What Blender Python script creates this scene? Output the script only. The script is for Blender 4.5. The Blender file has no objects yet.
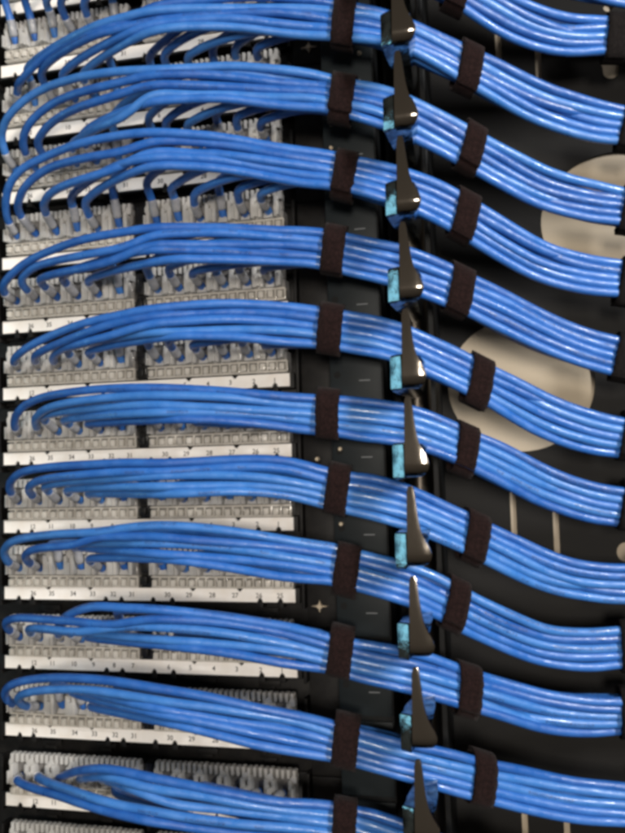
import bpy, bmesh, math, random
from mathutils import Vector, Matrix
from mathutils.geometry import tessellate_polygon
random.seed(7)
S = 0.001                       # the place is laid out in millimetres
C = bpy.context.scene.collection

# ------------------------------------------------------------------ camera
F, AX, AY, AZ = 830.487, -0.0557507, 0.233558, -0.0275020
T = Vector((-208.19297, -14.784964, 564.395056))
def rx(a): return Matrix(((1,0,0),(0,math.cos(a),-math.sin(a)),(0,math.sin(a),math.cos(a))))
def ry(b): return Matrix(((math.cos(b),0,math.sin(b)),(0,1,0),(-math.sin(b),0,math.cos(b))))
def rz(c): return Matrix(((math.cos(c),-math.sin(c),0),(math.sin(c),math.cos(c),0),(0,0,1)))
R = rz(AZ) @ rx(AX) @ ry(AY)
def w(v): return Vector((v[0], v[2], -v[1]))
CAM = -(R.transposed() @ T)
def at(px, py, Y):
    """point (mm) at depth Y seen at photo pixel px, py"""
    d = R.transposed() @ Vector(((px-312.5)/F, (py-416.5)/F, 1.0))
    s = (Y - CAM[2]) / d[2]
    q = CAM + s*d
    return Vector((q[0], Y, -q[1]))
def proj(v):
    q = R @ Vector((v[0], -v[2], v[1])) + T
    return 312.5 + F*q[0]/q[2], 416.5 + F*q[1]/q[2]
cd = bpy.data.cameras.new('camera'); cam = bpy.data.objects.new('camera', cd); C.objects.link(cam)
cd.sensor_fit = 'VERTICAL'; cd.sensor_height = 24; cd.lens = 24*F/833
cd.clip_start = 0.01; cd.clip_end = 50
r, d, f = w(R[0]), w(R[1]), w(R[2])
m = Matrix(((r.x, -d.x, -f.x), (r.y, -d.y, -f.y), (r.z, -d.z, -f.z))).to_4x4()
m.translation = w(CAM)*S
cam.matrix_world = m
sc = bpy.context.scene
sc.camera = cam

# ------------------------------------------------------------------ materials
def mat(name, col, rough=0.5, metal=0.0, spec=0.5, noise=None, bump=None, trans=0.0, coat=0.0, sheen=0.0):
    """noise = (scale, colour2, lo, hi), bump = (scale, strength)"""
    M = bpy.data.materials.new(name); M.use_nodes = True
    nt = M.node_tree; b = nt.nodes['Principled BSDF']
    b.inputs['Base Color'].default_value = (*col, 1)
    b.inputs['Roughness'].default_value = rough; b.inputs['Metallic'].default_value = metal
    b.inputs['Specular IOR Level'].default_value = spec
    b.inputs['Transmission Weight'].default_value = trans
    b.inputs['Coat Weight'].default_value = coat
    b.inputs['Sheen Weight'].default_value = sheen
    tc = nt.nodes.new('ShaderNodeTexCoord')
    if noise:
        n = nt.nodes.new('ShaderNodeTexNoise'); n.inputs['Scale'].default_value = noise[0]; n.inputs['Detail'].default_value = 6
        nt.links.new(tc.outputs['Object'], n.inputs['Vector'])
        cr = nt.nodes.new('ShaderNodeValToRGB')
        cr.color_ramp.elements[0].position = noise[2]; cr.color_ramp.elements[0].color = (*col, 1)
        cr.color_ramp.elements[1].position = noise[3]; cr.color_ramp.elements[1].color = (*noise[1], 1)
        nt.links.new(n.outputs['Fac'], cr.inputs['Fac']); nt.links.new(cr.outputs['Color'], b.inputs['Base Color'])
    if bump:
        n = nt.nodes.new('ShaderNodeTexNoise'); n.inputs['Scale'].default_value = bump[0]; n.inputs['Detail'].default_value = 4
        nt.links.new(tc.outputs['Object'], n.inputs['Vector'])
        bp = nt.nodes.new('ShaderNodeBump'); bp.inputs['Strength'].default_value = bump[1]; bp.inputs['Distance'].default_value = 0.0006
        nt.links.new(n.outputs['Fac'], bp.inputs['Height']); nt.links.new(bp.outputs['Normal'], b.inputs['Normal'])
    return M

def cable_mat(name, col, col2):
    M = mat(name, col, 0.36, 0, 0.5)
    nt = M.node_tree; b = nt.nodes['Principled BSDF']; b.inputs['Specular IOR Level'].default_value = 0.7
    uv = nt.nodes.new('ShaderNodeTexCoord')
    sep = nt.nodes.new('ShaderNodeSeparateXYZ'); nt.links.new(uv.outputs['UV'], sep.inputs[0])
    # slow colour drift along the jacket
    n1 = nt.nodes.new('ShaderNodeTexNoise'); n1.inputs['Scale'].default_value = 90; n1.inputs['Detail'].default_value = 3
    nt.links.new(uv.outputs['Object'], n1.inputs['Vector'])
    cr = nt.nodes.new('ShaderNodeValToRGB')
    cr.color_ramp.elements[0].position = 0.35; cr.color_ramp.elements[0].color = (*col, 1)
    cr.color_ramp.elements[1].position = 0.68; cr.color_ramp.elements[1].color = (*col2, 1)
    nt.links.new(n1.outputs['Fac'], cr.inputs['Fac'])
    # the printed legend: a broken dark line of tiny marks along one side of the jacket
    def mth(op, a, bb=None):
        x = nt.nodes.new('ShaderNodeMath'); x.operation = op
        for i, vv in enumerate((a, bb)):
            if vv is None: continue
            if isinstance(vv, (int, float)): x.inputs[i].default_value = vv
            else: nt.links.new(vv, x.inputs[i])
        return x.outputs[0]
    n2 = nt.nodes.new('ShaderNodeTexNoise'); n2.inputs['Scale'].default_value = 1; n2.inputs['Detail'].default_value = 2
    cmb = nt.nodes.new('ShaderNodeCombineXYZ')
    nt.links.new(mth('MULTIPLY', sep.outputs['X'], 900), cmb.inputs[0]); nt.links.new(mth('MULTIPLY', sep.outputs['Y'], 40), cmb.inputs[1])
    nt.links.new(cmb.outputs[0], n2.inputs['Vector'])
    n3 = nt.nodes.new('ShaderNodeTexNoise'); n3.inputs['Scale'].default_value = 1
    cm3 = nt.nodes.new('ShaderNodeCombineXYZ'); nt.links.new(mth('MULTIPLY', sep.outputs['X'], 22), cm3.inputs[0]); nt.links.new(cm3.outputs[0], n3.inputs['Vector'])
    band = mth('LESS_THAN', mth('ABSOLUTE', mth('SUBTRACT', sep.outputs['Y'], 0.5)), 0.055)
    mark = mth('MULTIPLY', mth('MULTIPLY', band, mth('GREATER_THAN', n2.outputs['Fac'], 0.52)), mth('GREATER_THAN', n3.outputs['Fac'], 0.5))
    mx = nt.nodes.new('ShaderNodeMix'); mx.data_type = 'RGBA'
    nt.links.new(mth('MULTIPLY', mark, 0.75), mx.inputs['Factor'])
    nt.links.new(cr.outputs['Color'], mx.inputs['A']); mx.inputs['B'].default_value = (0.02, 0.03, 0.09, 1)
    nt.links.new(mx.outputs['Result'], b.inputs['Base Color'])
    n4 = nt.nodes.new('ShaderNodeTexNoise'); n4.inputs['Scale'].default_value = 130; n4.inputs['Detail'].default_value = 3
    nt.links.new(uv.outputs['Object'], n4.inputs['Vector'])
    bp = nt.nodes.new('ShaderNodeBump'); bp.inputs['Strength'].default_value = 0.55; bp.inputs['Distance'].default_value = 0.0009
    nt.links.new(n4.outputs['Fac'], bp.inputs['Height']); nt.links.new(bp.outputs['Normal'], b.inputs['Normal'])
    mr = nt.nodes.new('ShaderNodeMapRange'); mr.inputs['From Min'].default_value = 0.3; mr.inputs['From Max'].default_value = 0.7; mr.inputs['To Min'].default_value = 0.24; mr.inputs['To Max'].default_value = 0.62
    nt.links.new(n4.outputs['Fac'], mr.inputs['Value']); nt.links.new(mr.outputs['Result'], b.inputs['Roughness'])
    return M

CABLE = [cable_mat('blue_jacket', (0.018, 0.108, 0.390), (0.030, 0.140, 0.455)),
         cable_mat('blue_jacket_deep', (0.012, 0.080, 0.320), (0.020, 0.112, 0.390)),
         cable_mat('blue_jacket_pale', (0.028, 0.138, 0.425), (0.042, 0.172, 0.485))]
WRAP = mat('clear_label_film', (0.30, 0.31, 0.34), 0.18, noise=(160, (0.42, 0.42, 0.43), 0.35, 0.7), bump=(400, 0.4), trans=0.2)
BLOCK = mat('clear_polycarbonate', (0.60, 0.59, 0.57), 0.1, spec=1.0, noise=(110, (0.74, 0.72, 0.68), 0.35, 0.68), bump=(260, 0.16), trans=0.35)
CARR = mat('gap_shade_polycarbonate', (0.13, 0.126, 0.122), 0.12, noise=(200, (0.20, 0.19, 0.18), 0.35, 0.65))  # clear plastic too; the darkness of its gaps is put into this colour
TEETH = mat('clear_contact_teeth', (0.62, 0.58, 0.51), 0.1, spec=1.0, noise=(110, (0.80, 0.75, 0.67), 0.35, 0.68), bump=(260, 0.16), trans=0.25)
STRIP = mat('white_label_card', (0.94, 0.90, 0.85), 0.45, noise=(120, (0.88, 0.82, 0.75), 0.4, 0.75))
INK = mat('black_ink', (0.045, 0.04, 0.04), 0.6)
PLATE = mat('black_plastic', (0.006, 0.0055, 0.0055), 0.55, spec=0.22, noise=(160, (0.012, 0.011, 0.010), 0.4, 0.7), bump=(900, 0.15))
LATCH = mat('black_latch_plastic', (0.010, 0.010, 0.010), 0.25)
RAIL = mat('grey_rail_paint', (0.0105, 0.0140, 0.0160), 0.5, spec=0.18, noise=(60, (0.0135, 0.0175, 0.0195), 0.35, 0.7), bump=(1200, 0.12))
RAILED = mat('dark_rail_edge', (0.006, 0.0065, 0.007), 0.55, spec=0.2)
PANEL = mat('charcoal_panel_paint', (0.0105, 0.010, 0.0098), 0.6, spec=0.12, noise=(18, (0.0135, 0.0128, 0.012), 0.35, 0.7), bump=(1400, 0.2))
BEIGE = mat('beige_sheet', (0.42, 0.36, 0.28), 0.9, spec=0.08, noise=(14, (0.41, 0.345, 0.255), 0.35, 0.75))
CHROME = mat('black_nickel', (0.22, 0.195, 0.168), 0.13, metal=1.0, bump=(250, 0.06))
CHEEK = mat('reflection_tinted_nickel', (0.30, 0.36, 0.37), 0.14, metal=1.0, noise=(150, (0.07, 0.09, 0.10), 0.38, 0.6), bump=(190, 0.6))  # cyan tint and dark patches paint reflections into the arm's nickel
POST = mat('black_nickel_post', (0.03, 0.026, 0.022), 0.33, metal=1.0)
VELCRO = mat('dark_brown_hook_and_loop', (0.007, 0.0038, 0.0036), 0.95, spec=0.06, noise=(700, (0.017, 0.0085, 0.008), 0.35, 0.7), bump=(1500, 1.0), sheen=0.04)
SCREW = mat('zinc_screw', (0.62, 0.52, 0.38), 0.35, metal=0.3)
VELBLK = mat('black_hook_and_loop', (0.006, 0.005, 0.005), 0.95, spec=0.1, noise=(700, (0.012, 0.010, 0.0095), 0.35, 0.7), bump=(1500, 1.0))
EMBOSS_HI = mat('emboss_highlight_grey', (0.16, 0.17, 0.18), 0.5)  # pale grey for highlights painted on the rail's embossing
HOLE = mat('hole_black', (0.004, 0.004, 0.004), 0.9)

# ------------------------------------------------------------------ mesh helpers
def box(bm, x0, x1, y0, y1, z0, z1, bev=0.0, taper=0.0):
    vs = []
    for z, t in ((z0, 0), (z1, 0)):
        for x, y in ((x0,y0),(x1,y0),(x1,y1),(x0,y1)):
            tt = taper if y == y0 else 0
            vs.append(bm.verts.new((x + (tt if x == x0 else -tt), y, z + (tt if z == z0 else -tt))))
    fs = [bm.faces.new([vs[i] for i in q]) for q in ((3,2,1,0),(4,5,6,7),(0,1,5,4),(1,2,6,5),(2,3,7,6),(3,0,4,7))]
    if bev:
        es = list({e for fc in fs for e in fc.edges})
        bmesh.ops.bevel(bm, geom=es, offset=bev, segments=2, profile=0.6, affect='EDGES')
def cyl(bm, p, q, rad, n=16, rad2=None):
    p, q = Vector(p), Vector(q); a = (q-p).normalized()
    u = a.orthogonal().normalized(); v = a.cross(u)
    r2 = rad if rad2 is None else rad2
    A = [bm.verts.new(p + rad*(math.cos(t)*u + math.sin(t)*v)) for t in [2*math.pi*i/n for i in range(n)]]
    B = [bm.verts.new(q + r2*(math.cos(t)*u + math.sin(t)*v)) for t in [2*math.pi*i/n for i in range(n)]]
    for i in range(n): bm.faces.new((A[i], A[(i+1)%n], B[(i+1)%n], B[i]))
    bm.faces.new(A[::-1]); bm.faces.new(B)
def prism(bm, pts, y0, y1):
    A = [bm.verts.new((x, y0, z)) for x, z in pts]; B = [bm.verts.new((x, y1, z)) for x, z in pts]
    n = len(pts)
    if n <= 8: bm.faces.new(A); bm.faces.new(B[::-1])
    else:
        for t in tessellate_polygon([[Vector((x, z, 0)) for x, z in pts]]):
            bm.faces.new([A[i] for i in t]); bm.faces.new([B[i] for i in t][::-1])
    for i in range(n): bm.faces.new((A[(i+1)%n], A[i], B[i], B[(i+1)%n]))
def obj(name, bm, m, parent=None, loc=(0,0,0), smooth=False):
    bmesh.ops.recalc_face_normals(bm, faces=bm.faces[:])
    me = bpy.data.meshes.new(name)
    bmesh.ops.scale(bm, vec=(S,S,S), verts=bm.verts[:])
    bm.to_mesh(me); bm.free()
    for mm in (m if isinstance(m, (list, tuple)) else [m]): me.materials.append(mm)
    if smooth:
        me.polygons.foreach_set('use_smooth', [True]*len(me.polygons))
        me.set_sharp_from_angle(angle=math.radians(40))
    o = bpy.data.objects.new(name, me); C.objects.link(o)
    o.location = Vector(loc)*S
    if parent: o.parent = parent
    return o
def tag(o, label, cat, group=None, kind=None):
    o['label'] = label
    if cat: o['category'] = cat
    if group: o['group'] = group
    if kind: o['kind'] = kind
    return o
def empty(name, loc):
    o = bpy.data.objects.new(name, None); o.empty_display_size = 0.01
    C.objects.link(o); o.location = Vector(loc)*S
    return o
def copy_tree(o, parent=None):
    c = o.copy(); C.objects.link(c)
    if parent: c.parent = parent
    for ch in o.children: copy_tree(ch, c)
    return c

ORD = ['first','second','third','fourth','fifth','sixth','seventh','eighth','ninth','tenth','eleventh']
def zrow(i): return -(i-6)*44.45 + (0.7 if i % 2 else 0)
PORTX = [14+15*k for k in range(6)] + [115.5+15*k for k in range(6)]

# ------------------------------------------------------------------ patch panels
def block_mesh():
    W = 92.5
    b = bmesh.new()
    for k in range(6):
        cx = 8 + 15*k
        for s in (-1, 1):                                         # clear posts either side of each cable entry
            x = cx + s*5.2
            box(b, x-1.8, x+1.8, -2.6+random.uniform(-.4,.4), 4, 7.6, 21.5+random.uniform(-.5,.8), 0.8, 0.6)
            box(b, x-0.7+s*1.6, x+0.7+s*1.6, -4.0, 4, 8.5, 16.5, 0.35)
        # sloping saddle under the entry
        vs = [(cx-3.2, 8.2), (cx+3.2, 8.2), (cx+2.3, 11.5), (cx-2.3, 11.5)]
        prism(b, vs, 0.2, 4)
        if k < 5:
            box(b, cx+7.5-0.8, cx+7.5+0.8, 0.4, 4, 7.8, 20, 0.4)
        # scalloped crown between entries
        n = 7
        top = [(cx+5.0+5.0*i/(n-1)*1.0, 21.3+2.9*math.sin(math.pi*i/(n-1))) for i in range(n)]
        prism(b, [(cx+5.0, 19.2)] + [(min(x, W-0.4), z) for x, z in top] + [(min(cx+10, W-0.4), 19.2)][::1], -0.9, 5) if k < 6 else None
    prism(b, [(0.3,19.2),(0.3,22),(1.5,24),(3,22),(3,19.2)], -0.9, 5)
    return b
def carrier_mesh():
    W = 92.5
    b = bmesh.new()
    box(b, 0.6, W-0.6, 2.6, 18, 0.4, 13, 0.5); box(b, 0.7, W-0.7, 2.6, 6.5, 13.2, 23.8, 0.4)
    box(b, 0.3, W-0.3, 1.4, 6, 0.2, 7.0, 0.5)
    box(b, 0.4, W-0.4, 1.6, 4.6, 23.6, 26.4, 0.4)
    return b
def teeth_mesh():
    W = 92.5
    b = bmesh.new()
    box(b, 0, W, 0.4, 6, 0, 1.2, 0.3); box(b, 0, W, 0.2, 6, 6.4, 7.5, 0.3)
    for i in range(15):
        x = 3 + 6.18*i
        big = random.uniform(-.25, .25)
        box(b, x-2.1, x+2.1, -1.9+random.uniform(-.2,.2), 2, 0.8, 5.9+big, 0.9, 0.5)
        box(b, x+2.6, x+3.5, -0.6, 2, 0.4, 7.0, 0.25)
    return b
def crown_mesh():
    W = 92.5
    b = bmesh.new()
    for i in range(26):
        x = 2 + 3.54*i
        box(b, x-1.2, x+1.2, -0.6+random.uniform(-.3,.3), 4.2, 21.0, 27+random.uniform(-.3,.3), 0.5, 0.3)
    return b
def strip_mesh():
    # white card with the triangular bites that the black clips leave in its edges
    x0, x1, z0, z1 = 0.6, 200.5, -4.0, 4.0
    tops = [33, 63, 134, 165]; bots = [11, 21, 74, 85, 107, 120, 178, 191]
    pts = [(x0, z0)]
    for x in bots: pts += [(x-1.9, z0), (x-1.2, z0+1.6), (x, z0+2.7), (x+1.5, z0+1.5), (x+1.9, z0)]
    pts += [(x1, z0), (x1, z1)]
    for x in tops[::-1]: pts += [(x+2.2, z1), (x+0.3, z1-1.9), (x-0.6, z1-1.7), (x-2.0, z1)]
    pts += [(x0, z1)]
    b = bmesh.new(); prism(b, pts, 0, 1.2)
    return b
NUMX = [22, 35.5, 51, 65, 79.5, 92.5, 117, 131.5, 147, 162, 177.5, 191]
def numbers_obj(nums, parent):
    numbers_half(list(zip(NUMX, nums))[:6], parent); numbers_half(list(zip(NUMX, nums))[6:], parent)
def numbers_half(pairs, parent):
    b = bmesh.new()
    for x, n in pairs:
        cu = bpy.data.curves.new('n', 'FONT'); cu.body = str(n); cu.size = 4.2; cu.align_x = 'CENTER'
        cu.offset = 0.06; cu.resolution_u = 2
        t = bpy.data.objects.new('n', cu); C.objects.link(t)
        bpy.context.view_layer.update()
        me = t.to_mesh()
        off = len(b.verts)
        vs = [b.verts.new((x + v.co.x, -0.15, v.co.y - 1.45)) for v in me.vertices]
        for p in me.polygons:
            try: b.faces.new([vs[i] for i in p.vertices])
            except ValueError: pass
        t.to_mesh_clear(); bpy.data.objects.remove(t); bpy.data.curves.remove(cu)
    return obj('port_numbers', b, INK, parent)

def plate_mesh():
    b = bmesh.new()
    box(b, -70, 226, 10, 13, -64.6, 23.9, 0.5)                    # back plate of the panel, two rows high
    for zz in (0.0, -43.75):
        box(b, -4, 203, -2.7, 11, zz-5.2, zz+4.4, 0.4)             # ledge that carries the label card
        box(b, -4, 203, 6.5, 11, zz-7.5, zz-5.0, 0.4)
        for x in (11, 21, 74, 85, 107, 120, 178, 191):            # moulded clips under the card
            box(b, x-1.9, x+1.9, -3.6, 4, zz-7.6, zz-4.1, 0.4)
        for x in (33, 63, 134, 165):
            box(b, x-1.6, x+1.4, -3.6, 4, zz+4.1, zz+5.2, 0.3)
        for x in (20, 60, 130, 172):                              # moulded bosses
            box(b, x, x+14, 8, 11, zz-13.5, zz-9.5, 0.5)
            box(b, x+3, x+11, 7, 11, zz-15.2, zz-13.0, 0.4)
        box(b, -6, -4.2, 0, 11, zz-9, zz+26, 0.4)                 # end cheeks
        box(b, 203.2, 205, 1, 11, zz-9, zz+26, 0.4)
    box(b, 206, 226, 4, 10, -64.6, 23.9, 0.8)                     # mounting ear
    return b
def latch_mesh():
    b = bmesh.new()
    box(b, 99.6, 106.6, -5, 10, 5, 29, 0.6)
    box(b, 100.4, 105.8, -8, -4, 14, 22, 1.2)
    box(b, 101.2, 105, -9, -4, 7, 12, 0.8)
    return b
def star_mesh():
    b = bmesh.new()
    pts = []
    for i in range(16):
        a = 2*math.pi*i/16
        rr = 4.6 if i % 4 == 0 else (1.5 if i % 2 else 1.15)
        pts.append((rr*math.cos(a)*1.15, rr*math.sin(a)*0.8))
    prism(b, pts, -1.4, 0.5)
    cyl(b, (0,-2.2,0), (0,0,0), 1.5, 12, 1.8)
    return b
BLK, TTH, CRN, LAT, STR = block_mesh(), teeth_mesh(), crown_mesh(), latch_mesh(), strip_mesh()
root0 = empty('patch_panel', (0, 0, zrow(0)))
obj('faceplate', plate_mesh(), PLATE, root0, smooth=True)
first = True
for row, zz in ((0, 0.0), (1, -43.75)):
    for x0 in (6.0, 107.6):
        if first:
            bl = obj('punchdown_block', carrier_mesh(), CARR, root0, (x0, -8, zz+4.6), smooth=True)
            obj('wire_guides', BLK, BLOCK, bl, smooth=True); tt = obj('contact_teeth', TTH, TEETH, bl, smooth=True); cr = obj('top_teeth', CRN, BLOCK, bl, smooth=True); first = False
            lt = obj('latch', LAT, LATCH, root0, (0,0,zz), smooth=True)
            st = obj('label_strip', STR, STRIP, root0, (0,-4,zz))
            numbers_obj([12,11,10,9,8,7,6,5,4,3,2,1], st)
        else:
            c = copy_tree(bl, root0); c.location = Vector((x0, -8, zz+4.6))*S
    if row == 1:
        c = lt.copy(); C.objects.link(c); c.location = Vector((0,0,zz))*S; c.parent = root0
        c = st.copy(); C.objects.link(c); c.location = Vector((0,-4,zz))*S; c.parent = root0
        numbers_obj([36,35,34,33,32,31,30,29,28,27,26,25], c)
PANLAB = ['black patch panel cut off by the top edge of the picture',
          'black patch panel with loose cable tails, second down from the top edge',
          'black patch panel half hidden behind loose arching cables, third from the top',
          'black patch panel in the middle of the stack, fourth from the top',
          'black patch panel with numbers 12 and 36 both clear, fifth from the top',
          'black patch panel with dark gap under it, second from the bottom edge',
          'lowest black patch panel, cut off by the bottom edge of the picture']
panels = []
for i in range(7):
    o = root0 if i == 0 else copy_tree(root0)
    o.location = Vector((0, 0, zrow(2*i)))*S
    tag(o, PANLAB[i], 'patch panel', 'patch panels stacked in the rack'); panels.append(o)
q = at(309, 48, 3); s0 = obj('mounting_screw', star_mesh(), SCREW, panels[0], (q.x, 3, q.z - zrow(0)))
q = at(320, 606, 3); s1 = s0.copy(); C.objects.link(s1); s1.parent = panels[4]; s1.location = Vector((q.x, 3, q.z - zrow(8)))*S

# ------------------------------------------------------------------ rack rail
rail = tag(empty('rack_rail', (244, -20, -320)), 'dark grey vertical rack rail with small holes behind the straps', 'rack rail')
def rl(b, name, m, **k): return obj(name, b, m, rail, (-244, 20, 320), **k)
b = bmesh.new()
box(b, 229, 261, -18, 20, -420, 400, 0.6)
rl(b, 'channel', RAILED)
for i in range(-2, 14):
    z = 45.5 - 45.0*(i-5) + 0
    b = bmesh.new()
    box(b, 229.6, 260.4, -20, -17, z-18.5, z+23.5, 0.7)
    rl(b, 'cover_plate', RAIL, smooth=True)
    b = bmesh.new(); box(b, 247, 253.5, -20.3, -19, z-5.2, z-4.6, 0); rl(b, 'emboss_highlight', EMBOSS_HI)  # thin light strip, a painted highlight on the plate's embossing
    b = bmesh.new()
    cyl(b, (234, -20.3, z-1), (234, -18, z-1), 2.0, 18); rl(b, 'hole_disc', HOLE)  # black disc laid on the plate stands in for its dark hole
for px, py in ((331,124),(331,148),(340,449),(341,524),(317,459),(359,53)):
    q = at(px, py, -20.5); b = bmesh.new()
    cyl(b, (q.x, -21.6, q.z), (q.x, -19.5, q.z), 0.9, 12, 1.5); rl(b, 'screw', SCREW, smooth=True)

# ------------------------------------------------------------------ perforated side panel and beige sheet
def slot(cx, cz, hw, hh, n=6):
    pts = []
    for i in range(n+1): a = math.pi*i/n; pts.append((cx+hw*math.cos(a), cz+hh-hw+hw*math.sin(a)))
    for i in range(n+1): a = math.pi+math.pi*i/n; pts.append((cx+hw*math.cos(a), cz-hh+hw+hw*math.sin(a)))
    return pts
def circ(cx, cz, rx_, rz_, n=64): return [(cx+rx_*math.cos(2*math.pi*i/n), cz+rz_*math.sin(2*math.pi*i/n)) for i in range(n)]
PY = 45
holes = []
c2 = at(520, 384, PY); holes.append(circ(c2.x, c2.z, 45.5, 43))
c1 = at(617, 219, PY); holes.append(circ(c1.x, c1.z, 46, 42.5))
c3 = at(617, 219, PY); 
for px, py, hh in ((498, 40, 26), (538, 58, 26), (514, 522, 26), (556.5, 532, 26), (526, 845, 30), (568, 848, 30)):
    q = at(px, py, PY); holes.append(slot(q.x, q.z, 1.9, hh))
q = at(610, 60, PY)                                            # keyhole
holes.append([(q.x-5.8, q.z+9), (q.x+5.8, q.z+9), (q.x+5.8, q.z-2), (q.x+4.9, q.z-5)] + [(q.x+4.6*math.cos(a), q.z-8.5+4.0*math.sin(a)) for a in [-math.pi*i/10 for i in range(11)]] + [(q.x-4.9, q.z-5), (q.x-5.8, q.z-2)])
q = at(608, 8, PY); holes.append(circ(q.x, q.z, 3, 3, 20))
q = at(626, 552, PY); holes.append(circ(q.x, q.z, 5.5, 6, 24))
cu = bpy.data.curves.new('perforated_panel', 'CURVE'); cu.dimensions = '2D'; cu.fill_mode = 'BOTH'; cu.extrude = 1.2
for pts in [[(206, -420), (760, -420), (760, 420), (206, 420)]] + holes:
    sp = cu.splines.new('POLY'); sp.points.add(len(pts)-1); sp.use_cyclic_u = True
    for p, (x, z) in zip(sp.points, pts): p.co = (x, z, 0, 1)
to = bpy.data.objects.new('tmp', cu); C.objects.link(to); bpy.context.view_layer.update()
me = bpy.data.meshes.new_from_object(to); bpy.data.objects.remove(to)
b = bmesh.new(); b.from_mesh(me)
for v in b.verts: v.co = Vector((v.co.x, PY - v.co.z, v.co.y))
bmesh.ops.remove_doubles(b, verts=b.verts[:], dist=0.001)
pp = obj('perforated_panel', b, PANEL)
tag(pp, 'charcoal metal side panel with round cutouts and thin slots', 'metal panel')
b = bmesh.new(); box(b, 200, 760, PY+1.7, PY+4, -440, 440)
tag(obj('backdrop', b, BEIGE), 'beige sheet seen through the cutouts of the dark panel', None, kind='structure')
b = bmesh.new(); box(b, -400, 206, PY+4, PY+6, -440, 440)
tag(obj('rack_interior', b, PLATE), 'black inside of the rack behind the panels', None, kind='structure')
# small square opening seen beside the post
# ------------------------------------------------------------------ cable manager: post and hooks
mgr = tag(empty('cable_manager', (280, -8, -330)), 'vertical cable manager with a column of shiny black nickel hooks', 'cable manager')
def mg(b, name, m, loc=None, **k): return obj(name, b, m, mgr, (-280, 8, 330) if loc is None else loc, **k)
b = bmesh.new(); cyl(b, (279, -8, -420), (279, -8, 400), 8.5, 32)
mg(b, 'post', POST, smooth=True)
b = bmesh.new(); box(b, 264.5, 290, -2, 44, -420, 400, 1.0)
mg(b, 'back_channel', RAILED)
q = at(432, 407, 44)
b = bmesh.new(); box(b, q.x-5, q.x+5, 40, 43.6, q.z-8, q.z+8, 0.6); mg(b, 'dark_opening', HOLE)  # black box added in place of the dark square opening
def hook_mesh():
    b = bmesh.new()
    # front tongue: swept strip, curls under at the bottom, tapers to a blunt tip
    path = []                                     # (y, z) of the outer face
    for i in range(9):
        a = math.radians(80 - 80*i/8); path.append((-85+7*(1-math.cos(a)), 7-7*math.sin(a), ))
    for z in (10, 13, 16, 19, 23, 28, 33, 37, 39.2, 40.3): path.append((-85 + 0.0016*(z-10)**2, z))
    def xr(z):
        pts = [(0,7.5),(0.6,9.0),(1.8,10.8),(3.4,12.0),(6,12.7),(8.5,12.3),(11,11.0),(13.5,9.5),(16,8.4),(19,7.5),(23,6.7),(28,6.0),(33,5.4),(37,4.9),(39.2,4.5),(40.3,3.9)]
        for (a, u), (c, v) in zip(pts, pts[1:]):
            if z <= c: return u + (v-u)*(z-a)/(c-a)
        return pts[-1][1]
    def xl(z): return 0.4 + 0.018*z if z < 38 else 0.4+0.018*z + (z-38)*0.35
    rows = []
    for y, z in path:
        l, r_ = xl(z), xr(max(z,0))
        row = []
        for j in range(7):
            t = j/6; x = l+(r_-l)*t
            row.append(b.verts.new((x, y + 2.4*max(0, t-0.68)**2*(2.5 if z < 12 else 0.3), z)))
        rows.append(row)
    back = []
    for i, row in enumerate(rows):                # the same sheet 2.2 mm further in
        y0_, z0_ = path[max(i-1, 0)]; y1_, z1_ = path[min(i+1, len(path)-1)]
        L_ = math.hypot(y1_-y0_, z1_-z0_); ny, nz = (z1_-z0_)/L_, -(y1_-y0_)/L_
        back.append([b.verts.new((v.co.x, v.co.y+2.2*ny, v.co.z+2.2*nz)) for v in row])
    for A, B in zip(rows, rows[1:]):
        for j in range(6): b.faces.new((A[j], A[j+1], B[j+1], B[j]))
    for A, B in zip(back, back[1:]):
        for j in range(6): b.faces.new((B[j], B[j+1], A[j+1], A[j]))
    for A, B, A2, B2 in zip(rows, rows[1:], back, back[1:]):
        b.faces.new((A[0], B[0], B2[0], A2[0])); b.faces.new((B[6], A[6], A2[6], B2[6]))
    for j in range(6):
        b.faces.new((rows[0][j+1], rows[0][j], back[0][j], back[0][j+1])); b.faces.new((rows[-1][j], rows[-1][j+1], back[-1][j+1], back[-1][j]))
    return b
def arm_mesh():
    # arm: from behind the tongue back to the post, flat left cheek
    b = bmesh.new()
    plan = [(0.1,-85.25),(0.9,-83.2),(8.0,-82.6),(10.0,-80),(10.8,-75),(10.0,-62),(8,-40),(6,-14),(-2,-14),(-2.5,-40),(-4.6,-70),(-5.7,-81.5)]
    n = len(plan)
    A = [b.verts.new((x if x < 1 else x*0.72, y if (y > -81 or x < 0.5) else -77.5, -1.2 if x < 0.5 else 1.8)) for x, y in plan]
    def topz(y): return 17.5 if y < -50 else 17.5 - 6*min(1, (y+50)/30)
    Bv = [b.verts.new((x, y, topz(y) - (2 if x > 9 else 0))) for x, y in plan]
    fs = [b.faces.new(A[::-1]), b.faces.new(Bv)] + [b.faces.new((A[i], A[(i+1)%n], Bv[(i+1)%n], Bv[i])) for i in range(n)]
    es = list({e for fc in fs for e in fc.edges if abs((e.verts[0].co-e.verts[1].co).z) < 4})
    bmesh.ops.bevel(b, geom=es, offset=1.4, segments=3, profile=0.5, affect='EDGES')
    return b
HK = hook_mesh()
hk0 = None
for i in range(-1, 10):
    z = 118 - 44.63*(i-1); x = at(390.5+2.55*i, proj((277, -85, z+10))[1], -85).x
    loc = (x-280, 8, z+330)
    if hk0 is None:
        hk0 = mg(HK, 'hook', CHROME, loc, smooth=True); obj('hook_arm', arm_mesh(), CHEEK, hk0, smooth=True)
    else:
        c = copy_tree(hk0, mgr); c.location = Vector(loc)*S

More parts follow.
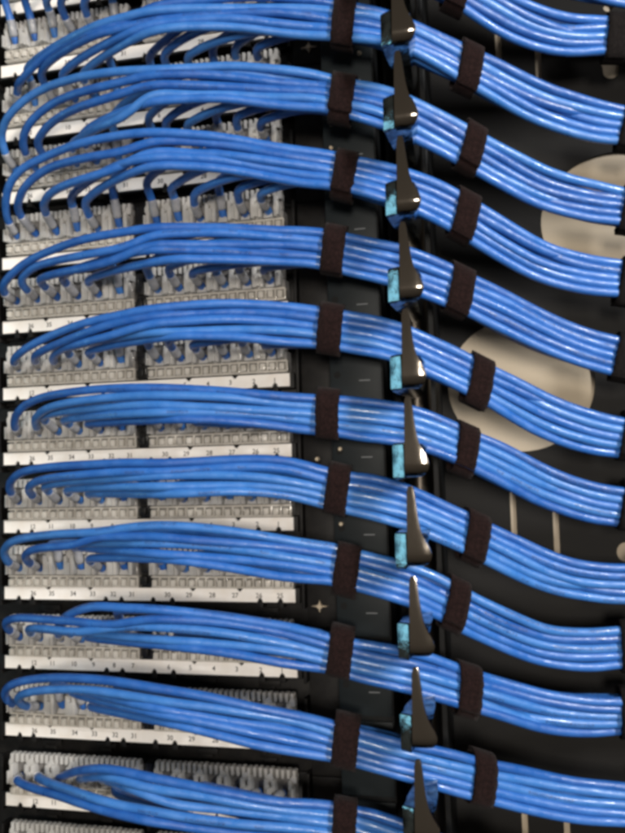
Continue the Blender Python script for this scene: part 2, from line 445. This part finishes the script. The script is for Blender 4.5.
# ------------------------------------------------------------------ cable bundles
BUND = {
 'Y': [(100,-150,-130),(156,-158,-118),(312,-160,-118),(345,-155,-112),(410,-130,-90),(482,-95,-55),(565,-40,0),(600,-34,8),(640,-30,12),(720,-20,22)],
 'Z': [(100,-52,-32),(156,-77,-42),(230,-82,-45),(312,-80,-40),(345,-76,-33),(380,-69,-27),(410,-52,-14),(455,-28,8),(482,-16,23),(513,0,43),(540,10,53),(568,19,59),(603,22,57),(640,24,57),(720,26,59)],
 'A': [(100,28,50),(156,3,38),(230,-2,35),(312,0,40),(345,3,48),(380,9,52),(410,24,63),(455,44,84),(482,58,97),(540,85,126),(600,105,146),(640,113,150),(720,122,158)],
 'B': [(100,73,116),(156,67,110),(230,65,108),(312,74,116),(345,80,124),(380,87,128),(410,99,140),(455,122,161),(482,137,179),(540,172,211),(590,184,228),(640,192,234),(720,200,240)],
 'C': [(100,140,184),(156,131,173),(230,134,178),(312,150,190),(345,158,197),(380,168,205),(410,177,214),(455,194,232),(482,210,248),(540,245,281),(590,261,296),(640,269,301),(720,276,308)],
 'D': [(100,236,272),(156,228,262),(230,226,262),(312,229,268),(333,232,270),(360,239,276),(390,243,283),(410,250,291),(450,270,307),(480,284,323),(540,315,355),(590,335,371),(640,346,378),(720,356,388)],
 'E': [(100,319,348),(156,309,338),(230,303,340),(312,306,347),(331,310,350),(360,317,354),(392,322,361),(410,333,371),(460,354,394),(492,372,409),(550,400,439),(600,416,452),(640,422,455),(720,430,463)],
 'F': [(100,389,421),(156,386,424),(230,387,427),(312,393,433),(328,394,435),(360,398,440),(395,404,446),(410,409,448),(455,428,466),(482,441,477),(540,468,505),(590,483,519),(640,491,522),(720,497,530)],
 'G': [(100,462,496),(156,459,497),(230,453,496),(280,453,500),(312,461,504),(338,469,512),(370,477,516),(398,487,524),(412,491,532),(465,517,553),(492,529,567),(555,553,596),(600,560,601),(640,563,600),(720,566,603)],
 'H': [(100,530,560),(156,521,563),(215,525,570),(270,531,577),(312,539,583),(347,549,590),(375,556,597),(400,562,604),(412,566,607),(450,582,624),(470,594,634),(540,620,664),(590,627,667),(640,628,661),(720,628,662)],
 'I': [(100,604,644),(156,602,651),(215,607,655),(260,615,660),(312,623,668),(341,631,673),(375,642,680),(402,649,687),(412,652,691),(455,668,707),(482,676,715),(540,690,730),(590,692,733),(640,692,728),(720,690,727)],
 'J': [(100,677,712),(156,683,724),(206,690,734),(260,701,745),(312,711,754),(346,718,762),(380,728,770),(407,736,777),(460,752,793),(494,763,803),(560,778,818),(600,781,822),(640,783,822),(720,784,824)],
 'K': [(100,769,812),(156,772,822),(215,780,832),(270,790,838),(312,798,842),(345,804,846),(375,812,852),(405,821,862),(460,838,880),(494,850,890),(560,866,906),(640,870,910),(720,874,914)],
}
NAMES = ['Y','Z','A','B','C','D','E','F','G','H','I','J','K']
WHERE = {'Y': 'bundle in the top right corner', 'Z': 'bundle cut by the top edge'}
for i, n in enumerate('ABCDEFGHIJK'): WHERE[n] = ORD[i] + ' full bundle from the top'
ROWOF = {n: i for i, n in enumerate(NAMES)}      # Y -> row 0, Z -> row 1 ...
ROWOF = {'Y':0,'Z':1,'A':2,'B':3,'C':4,'D':5,'E':6,'F':7,'G':8,'H':9,'I':10,'J':11,'K':12}
LEAD = {
 'A': {0: [(18,88),(20,82),(30,70),(50,52),(75,39),(100,30),(125,22)]},
 'B': {0: [(7,157),(2,142),(2,130),(5,121),(15,108),(37,92),(62,82),(90,75),(125,71)], 1: [(25,152),(23,140),(27,126),(50,105),(85,91),(110,85)],
       2: [(41,152),(38,140),(50,124),(75,109),(105,99)], 3: [(72,146),(84,136),(100,127),(125,116)]},
 'C': {0: [(8,220),(6,208),(6,198),(8,186),(20,170),(50,155),(75,145),(110,137)], 1: [(20,215),(18,206),(19,198),(25,186),(45,170),(85,158),(125,151)],
       2: [(46,214),(44,206),(45,199),(55,190),(80,180),(110,171)]},
 'D': {0: [(6,295),(3,288),(7,279),(25,263),(50,251),(85,239),(125,232)], 1: [(26,289),(21,281),(30,269),(50,262),(85,255),(125,247)], 2: [(44,286),(40,280),(48,276),(75,270),(110,262)]},
 'E': {0: [(14,362),(16,357),(25,349),(50,336),(85,323),(120,315)], 1: [(35,360),(37,354),(60,343),(90,331)], 2: [(53,360),(58,351),(75,345),(110,336)]},
 'F': {0: [(15,427),(15,418),(22,407),(40,398),(80,391),(120,388)], 1: [(36,425),(36,417),(48,408),(80,401)]},
 'G': {0: [(11,493),(10,484),(14,477),(25,471),(50,467),(100,464)], 1: [(30,493),(30,485),(45,479),(80,475)]},
 'H': {0: [(8,562),(4,553),(6,546),(13,541),(30,537),(60,534),(100,532)], 1: [(28,562),(26,553),(40,548),(75,545)]},
 'I': {0: [(9,630),(6,622),(15,618),(40,619),(80,622),(110,625)], 1: [(30,632),(30,628),(45,629),(80,632)], 2: [(58,632),(60,622),(72,613),(95,606)]},
 'J': {0: [(13,704),(6,698),(5,690),(12,684),(35,679),(75,678),(120,682)], 1: [(24,706),(18,698),(25,693),(60,689),(100,691)]},
 'K': {0: [(17,780),(27,786),(42,791),(60,796),(80,803),(110,812)], 1: [(38,777),(47,782),(70,790),(100,800)],
       2: [(58,779),(68,774),(82,770),(110,769)], 3: [(80,779),(92,777),(115,778)], 4: [(101,778),(115,783),(135,790)]},
}
DEFROW = [0,1,2,3,4, 0.5,1.5,2.5,3.5, 1,2,3]
TWIST = {}
SLOTROW = {'I': [1,2,0,3,4, 0.5,1.5,2.5,3.5, 1,2,3], 'K': [4,3,0,1,2, 3.5,2.5,1.5,0.5, 1,2,3]}
COLOF = [0]*5 + [1]*4 + [2]*3
S1 = dict(Y=345, Z=345, A=344, B=342, C=345, D=334, E=331, F=328, G=338, H=347, I=341, J=346, K=345)
S2 = dict(Y=462, Z=455, A=466, B=469, C=462, D=457, E=476, F=463, G=472, H=453, I=466, J=479, K=484)
S3 = dict(Y=644, Z=615, A=630, B=632, C=628, D=625, E=631, F=630, G=650, H=630, I=630, J=652, K=644)
def depth(px):
    D = [(-50,-48),(40,-47),(100,-55),(156,-58),(230,-54),(340,-47),(400,-42),(470,-27),(540,-10),(610,2),(720,10)]
    for (a, u), (c, v) in zip(D, D[1:]):
        if px <= c: t = (px-a)/(c-a); return u+(v-u)*t
    return D[-1][1]
def edges(name, px):
    n = 0; t = b_ = 0.0
    for i in range(-6, 7):
        wgt = math.exp(-(i/3.2)**2); e = edges0(name, px+i*4.5)
        t += e[0]*wgt; b_ += e[1]*wgt; n += wgt
    return t/n, b_/n
def edges0(name, px):
    st = BUND[name]
    if px <= st[0][0]: return st[0][1], st[0][2]
    for k in range(len(st)-1):
        if px <= st[k+1][0]:
            t = (px-st[k][0])/(st[k+1][0]-st[k][0])
            return st[k][1]+(st[k+1][1]-st[k][1])*t, st[k][2]+(st[k+1][2]-st[k][2])*t
    return st[-1][1], st[-1][2]
def pitch_at(px):                                  # spacing of the cables across the bundle, mm
    return 6.15 if px < 560 else 6.0
def slot_point(name, px, row, col, wob=(0,0)):
    """row 0..3 top to bottom, col 0 front .. 2 back"""
    t, bt = edges(name, px); cy = (t+bt)/2; Y = depth(px)
    c = at(px, cy, Y)
    t2, b2 = edges(name, px+8); t1, b1 = edges(name, px-8)
    dirv = (at(px+8, (t2+b2)/2, depth(px+8)) - at(px-8, (t1+b1)/2, depth(px-8))).normalized()
    up = (Vector((0,0,1)) - dirv*dirv.z).normalized()
    out = dirv.cross(up).normalized()
    if out.y > 0: out = -out
    H = (at(px, t, Y) - at(px, bt, Y)).length * abs(up.z)
    k = max(0.0, min(1.0, (335-px)/60))
    sp = (1-k)*min(max((H-0.2)/5, 4.75), 5.2) + k*max((H-0.2)/5, 4.4)
    pin = 1.0
    for d_ in (S1, S2, S3):
        pin -= 0.07*math.exp(-((px-d_[name])/14)**2)
    if name not in TWIST:
        rnd = random.Random(ord(name)*3+1); TWIST[name] = [rnd.uniform(0.7, 1.3)*rnd.choice((-1, 1)), rnd.uniform(0, 6.28), rnd.uniform(40, 60)]
    tw = TWIST[name]; th = (1-k)*tw[0]*0.30*math.sin(px/tw[2]+tw[1])
    a_, o_ = (sp*(2-row)+wob[0])*pin, (4.5*(0.9-col)+wob[1])*pin
    a2, o2 = a_*math.cos(th)-o_*math.sin(th)*1.2, a_*math.sin(th)*0.8+o_*math.cos(th)
    return c + up*a2 + out*o2, dirv, up, out, sp

def catmull(P, step=1.6):
    out = []
    n = len(P)
    for i in range(n-1):
        p0 = P[i-1] if i else P[0]*2-P[1]; p1 = P[i]; p2 = P[i+1]; p3 = P[i+2] if i+2 < n else P[-1]*2-P[-2]
        t0 = 0; t1 = t0+max((p1-p0).length,1e-3)**.5; t2 = t1+max((p2-p1).length,1e-3)**.5; t3 = t2+max((p3-p2).length,1e-3)**.5
        k = max(2, int((p2-p1).length/step))
        for j in range(k):
            t = t1+(t2-t1)*j/k
            a1 = p0*((t1-t)/(t1-t0))+p1*((t-t0)/(t1-t0)); a2 = p1*((t2-t)/(t2-t1))+p2*((t-t1)/(t2-t1)); a3 = p2*((t3-t)/(t3-t2))+p3*((t-t2)/(t3-t2))
            b1 = a1*((t2-t)/(t2-t0))+a2*((t-t0)/(t2-t0)); b2 = a2*((t3-t)/(t3-t1))+a3*((t-t1)/(t3-t1))
            out.append(b1*((t2-t)/(t2-t1))+b2*((t-t1)/(t2-t1)))
    out.append(P[-1].copy())
    return out
def resample(P, step):
    out = [P[0].copy()]; acc = 0.0
    for a, c in zip(P, P[1:]):
        L = (c-a).length
        while acc + L >= step and L > 1e-9:
            t = (step-acc)/L; a = a.lerp(c, t); out.append(a.copy()); L = (c-a).length; acc = 0.0
        acc += L
    return out
def tube(P, rad, n=12, phase=0.0, cap=True):
    b = bmesh.new(); uvl = b.loops.layers.uv.new('UVMap')
    tang = [(P[min(i+1, len(P)-1)] - P[max(i-1, 0)]).normalized() for i in range(len(P))]
    u = Vector((0,-1,0)); u = (u - tang[0]*u.dot(tang[0])).normalized()
    rings = []; lens = [0.0]
    for i, p in enumerate(P):
        if i: lens.append(lens[-1] + (p-P[i-1]).length)
        u = (u - tang[i]*u.dot(tang[i])).normalized(); v = tang[i].cross(u)
        rings.append([b.verts.new(p + rad*(math.cos(a)*u + math.sin(a)*v)) for a in [phase+2*math.pi*j/n for j in range(n)]])
    for i in range(len(P)-1):
        for j in range(n):
            fc = b.faces.new((rings[i][j], rings[i][(j+1)%n], rings[i+1][(j+1)%n], rings[i+1][j]))
            fc.smooth = True
            for lp, (l, jj) in zip(fc.loops, ((lens[i], j), (lens[i], j+1), (lens[i+1], j+1), (lens[i+1], j))):
                lp[uvl].uv = (l*S, jj/n)
    if cap:
        b.faces.new(rings[0][::-1]); b.faces.new(rings[-1])
    return b
def mesh_obj(name, b, m, origin, parent=None):
    bmesh.ops.translate(b, vec=-origin, verts=b.verts[:])
    bmesh.ops.scale(b, vec=(S,S,S), verts=b.verts[:])
    me = bpy.data.meshes.new(name); b.to_mesh(me); b.free(); me.materials.append(m)
    o = bpy.data.objects.new(name, me); C.objects.link(o)
    if parent: o.parent = parent
    else: o.location = origin*S
    return o

PORTW = ['leftmost port','second port from left','third port from left','fourth port from left','fifth port from left','sixth port from left',
         'sixth port from right','fifth port from right','fourth port from right','third port from right','second port from right','rightmost port']
RAD = 2.58
for name in NAMES:
    row = ROWOF[name]; zp = zrow(row) + 4.6 + 11.5
    lead = LEAD.get(name, {})
    srow = SLOTROW.get(name, DEFROW)
    swaps = []                                      # neighbours that change places along the run
    for a_, b_ in random.sample([(1,5),(1,6),(2,6),(2,7),(3,7),(3,8)], 1):
        swaps.append((a_, b_, random.choice([400, 420, 515, 535, 550, 560])))
    def place(k, px):
        cur_, bump = k, 0.0
        rr, cc = srow[k], COLOF[k]
        for a_, b_, x0 in sorted(swaps, key=lambda q: q[2]):
            if cur_ in (a_, b_):
                oth = b_ if cur_ == a_ else a_
                t = max(0.0, min(1.0, (px-x0+60)/120)); t = t*t*(3-2*t)
                rr = rr+(srow[oth]-rr)*t; cc = cc+(COLOF[oth]-cc)*t
                bump += (1.3 if cur_ == a_ else -1.0)*4*t*(1-t)
                if px > x0+60: cur_ = oth
        return rr, cc, bump
    for k in range(12):
        r_, c_ = srow[k], COLOF[k]
        x = PORTX[k]
        P0 = Vector((x, 0.5, zp-2.5)); P1 = Vector((x+random.uniform(-.4,.4), -5.8, zp+0.2))
        pts = [P0, P1]
        ppx, ppy = proj(P1)
        if k in lead:
            L = lead[k]; n = len(L)
            for i, (px, py) in enumerate(L):
                t = (i+0.6)/n
                tgt = depth(px) - 4.2*(1-c_)
                Y = -13 + (tgt+13)*min(1, (t*1.25)**0.75)
                pts.append(at(px, py, Y))
            last = L[-1][0]
        else:
            side = random.uniform(-1.2, 1.2)
            last = ppx + (random.uniform(22, 34) if name in 'YZABC' else random.uniform(40, 54))
            tgt = slot_point(name, last+10, r_, c_)[0]
            rise = tgt.z - zp
            if rise > 16:                             # up through the clear guides, then over into the bundle
                pts.append(Vector((x+side*0.3, -9.6, zp+7)))
                pts.append(Vector((x+side*0.7, -13.2, zp+15)))
                pts.append(Vector((x+side+1.5, -19-5*random.random(), zp+15+((rise-16)*0.72 if name in 'YZABC' else min(14, (rise-16)*0.55)))))
            else:                                     # straight out and down into the bundle
                pts.append(Vector((x+side*0.3, -13.5, zp+2.5)))
                pts.append(Vector((x+side*0.7, -20, zp+3+0.25*rise)))
                pts.append(Vector((x+side+4, -29-5*random.random(), zp+2+0.6*rise)))
        wa = [random.uniform(0, 6.28) for _ in range(4)]
        amp = 0.75
        for px in [60,80,100,125,156,180,205,230,256,284,312,330,345,362,380,396,412,432,455,470,484,512,540,568,595,612,630,660,720,800,900,1000]:
            if px < last + (12 if name in 'YZABC' and k not in lead else 22): continue
            k2 = 1.8 if px < 300 else 1.0
            wob = (amp*0.8*k2*math.sin(px*0.021+wa[0]), amp*k2*math.sin(px*0.026+wa[1]) + 0.28*math.sin(px*0.085+wa[3]))
            if px in (345, 470, 612, 330): wob = (0.15*math.sin(wa[2]), 0.1)
            rr, cc, bp_ = place(k, px)
            pts.append(slot_point(name, px, rr, cc, (wob[0], wob[1]+bp_))[0])
        cur = resample(catmull(pts), 1.5)
        for it in range(36):
            i0 = 1 if it < 10 else min(26, len(cur)-2)
            cur = cur[:i0] + [(cur[i-1]+2*cur[i]+cur[i+1])/4 for i in range(i0, len(cur)-1)] + [cur[-1]]
        # beyond the first curl wider spacing is enough
        sel = cur[:60] + cur[60::2]
        o = mesh_obj('network_cable', tube(sel, RAD, 12, random.uniform(0, 6.28)), random.choice(CABLE), P0)
        if name in 'YZ': lab = 'blue cable from %s, in the %s' % (PORTW[k], WHERE[name])
        else: lab = 'blue cable from %s, %s' % (PORTW[k], WHERE[name])
        tag(o, lab, 'cable', 'blue cables bundled from the patch panels')
        a0 = 8 + random.randint(0, 1); a1 = a0 + random.randint(7, 9)
        wp = cur[a0:a1]
        if len(wp) > 3: mesh_obj('label_wrap', tube(wp, RAD+0.32, 14), WRAP, P0, o)

# ------------------------------------------------------------------ straps
def strap(name, px, lean=0.0, width=12.0, seed=0, m=None):
    rnd = random.Random(seed)
    acc = [slot_point(name, px, rr, cc) for rr, cc in ((2,0.9),(2,0.9))]
    c = (acc[0][0]+acc[1][0])/2; dirv, up, out, sp = acc[0][1:]
    hz, hy = 2*sp+RAD+0.55, 4.5+RAD+0.2
    ax = (dirv + up*lean).normalized()
    def ring(extra, n=56):
        R_ = []
        for i in range(n):
            a = 2*math.pi*i/n
            ca, sa = math.cos(a), math.sin(a)
            e = 0.72
            R_.append((math.copysign(abs(ca)**e, ca)*(hy+extra), math.copysign(abs(sa)**e, sa)*(hz+extra)))
        return R_
    b = bmesh.new()
    def band(rg, w0, w1, closed=True):
        n = len(rg); rows = []
        for j in range(5):
            t = w0+(w1-w0)*j/4
            row_ = []
            for i, (oy, uz) in enumerate(rg):
                jit = (0.35*rnd.uniform(-1,1)) if j in (0,4) else 0
                row_.append(b.verts.new(c + out*oy + up*uz + dirv*(t+jit) + dirv*(lean*uz)))
            rows.append(row_)
        for A, B in zip(rows, rows[1:]):
            for i in range(n if closed else n-1): b.faces.new((A[i], A[(i+1)%n], B[(i+1)%n], B[i]))
    band(ring(0.3), -width/2, width/2)
    k0 = rnd.randint(0, 10); rg = ring(1.5)
    band([rg[(i+k0-14) % 56] for i in range(26)], -width/2+rnd.uniform(-.8,.6), width/2+rnd.uniform(-.6,.8), False)
    bmesh.ops.recalc_face_normals(b, faces=b.faces[:])
    bmesh.ops.solidify(b, geom=b.faces[:], thickness=-1.0)
    for fc in b.faces: fc.smooth = True
    o = mesh_obj('strap', b, m, c)
    return o
for i, n in enumerate(NAMES):
    for d_, wh, ln in ((S1, 'left of the hooks', -0.10), (S2, 'just right of the hooks', -0.22), (S3, 'at the far right end', 0.05)):
        o = strap(n, d_[n], ln, 12.5, i*7+len(wh), VELBLK if d_ is S3 else VELCRO)
        tag(o, '%s strap %s on the %s' % ('black' if d_ is S3 else 'dark brown', wh, WHERE[n]), 'cable strap', 'straps round the cable bundles')

# ------------------------------------------------------------------ light
wd = bpy.data.worlds.new('World'); sc.world = wd; wd.use_nodes = True
nt = wd.node_tree; bg = nt.nodes['Background']; bg.inputs['Strength'].default_value = 1.0
tc = nt.nodes.new('ShaderNodeTexCoord'); sp_ = nt.nodes.new('ShaderNodeSeparateXYZ'); nt.links.new(tc.outputs['Generated'], sp_.inputs[0])
ramp = nt.nodes.new('ShaderNodeValToRGB'); mp = nt.nodes.new('ShaderNodeMapRange')
mp.inputs['From Min'].default_value = 1; mp.inputs['From Max'].default_value = -1      # the dim room lies in front of the rack
nt.links.new(sp_.outputs['Y'], mp.inputs['Value']); nt.links.new(mp.outputs['Result'], ramp.inputs['Fac'])
ramp.color_ramp.elements[0].position = 0.4; ramp.color_ramp.elements[0].color = (0.01, 0.01, 0.01, 1)
ramp.color_ramp.elements[1].position = 1.0; ramp.color_ramp.elements[1].color = (0.17, 0.15, 0.125, 1)
nt.links.new(ramp.outputs['Color'], bg.inputs['Color'])
def area(name, loc, tgt, size, power, col, sy=None):
    l = bpy.data.lights.new(name, 'AREA'); l.energy = power; l.color = col; l.size = size
    if sy: l.shape = 'RECTANGLE'; l.size_y = sy
    o = bpy.data.objects.new(name, l); C.objects.link(o)
    o.location = loc; o.rotation_euler = (Vector(tgt)-Vector(loc)).to_track_quat('-Z', 'Y').to_euler()
    return o
area('ceiling_lamp', (1.08, -0.88, 0.46), (0.28, 0, 0), 0.14, 20, (1.0, 0.98, 0.96), 0.4)
area('front_lamp', (0.50, -1.30, 0.00), (0.2, 0, -0.05), 0.20, 12, (1.0, 0.92, 0.82))
area('hook_cyan_fill', (-0.60, -0.34, 0.02), (0.27, -0.08, 0.0), 0.16, 0.8, (0.36, 0.80, 1.0), 0.75)  # added lamp, gives the hook arms a cyan reflection
sc.view_settings.view_transform = 'Standard'; sc.view_settings.look = 'None'; sc.view_settings.exposure = 0; sc.view_settings.gamma = 1
sc.render.engine = 'CYCLES'
sc.cycles.max_bounces = 8
sc.cycles.filter_width = 3.5
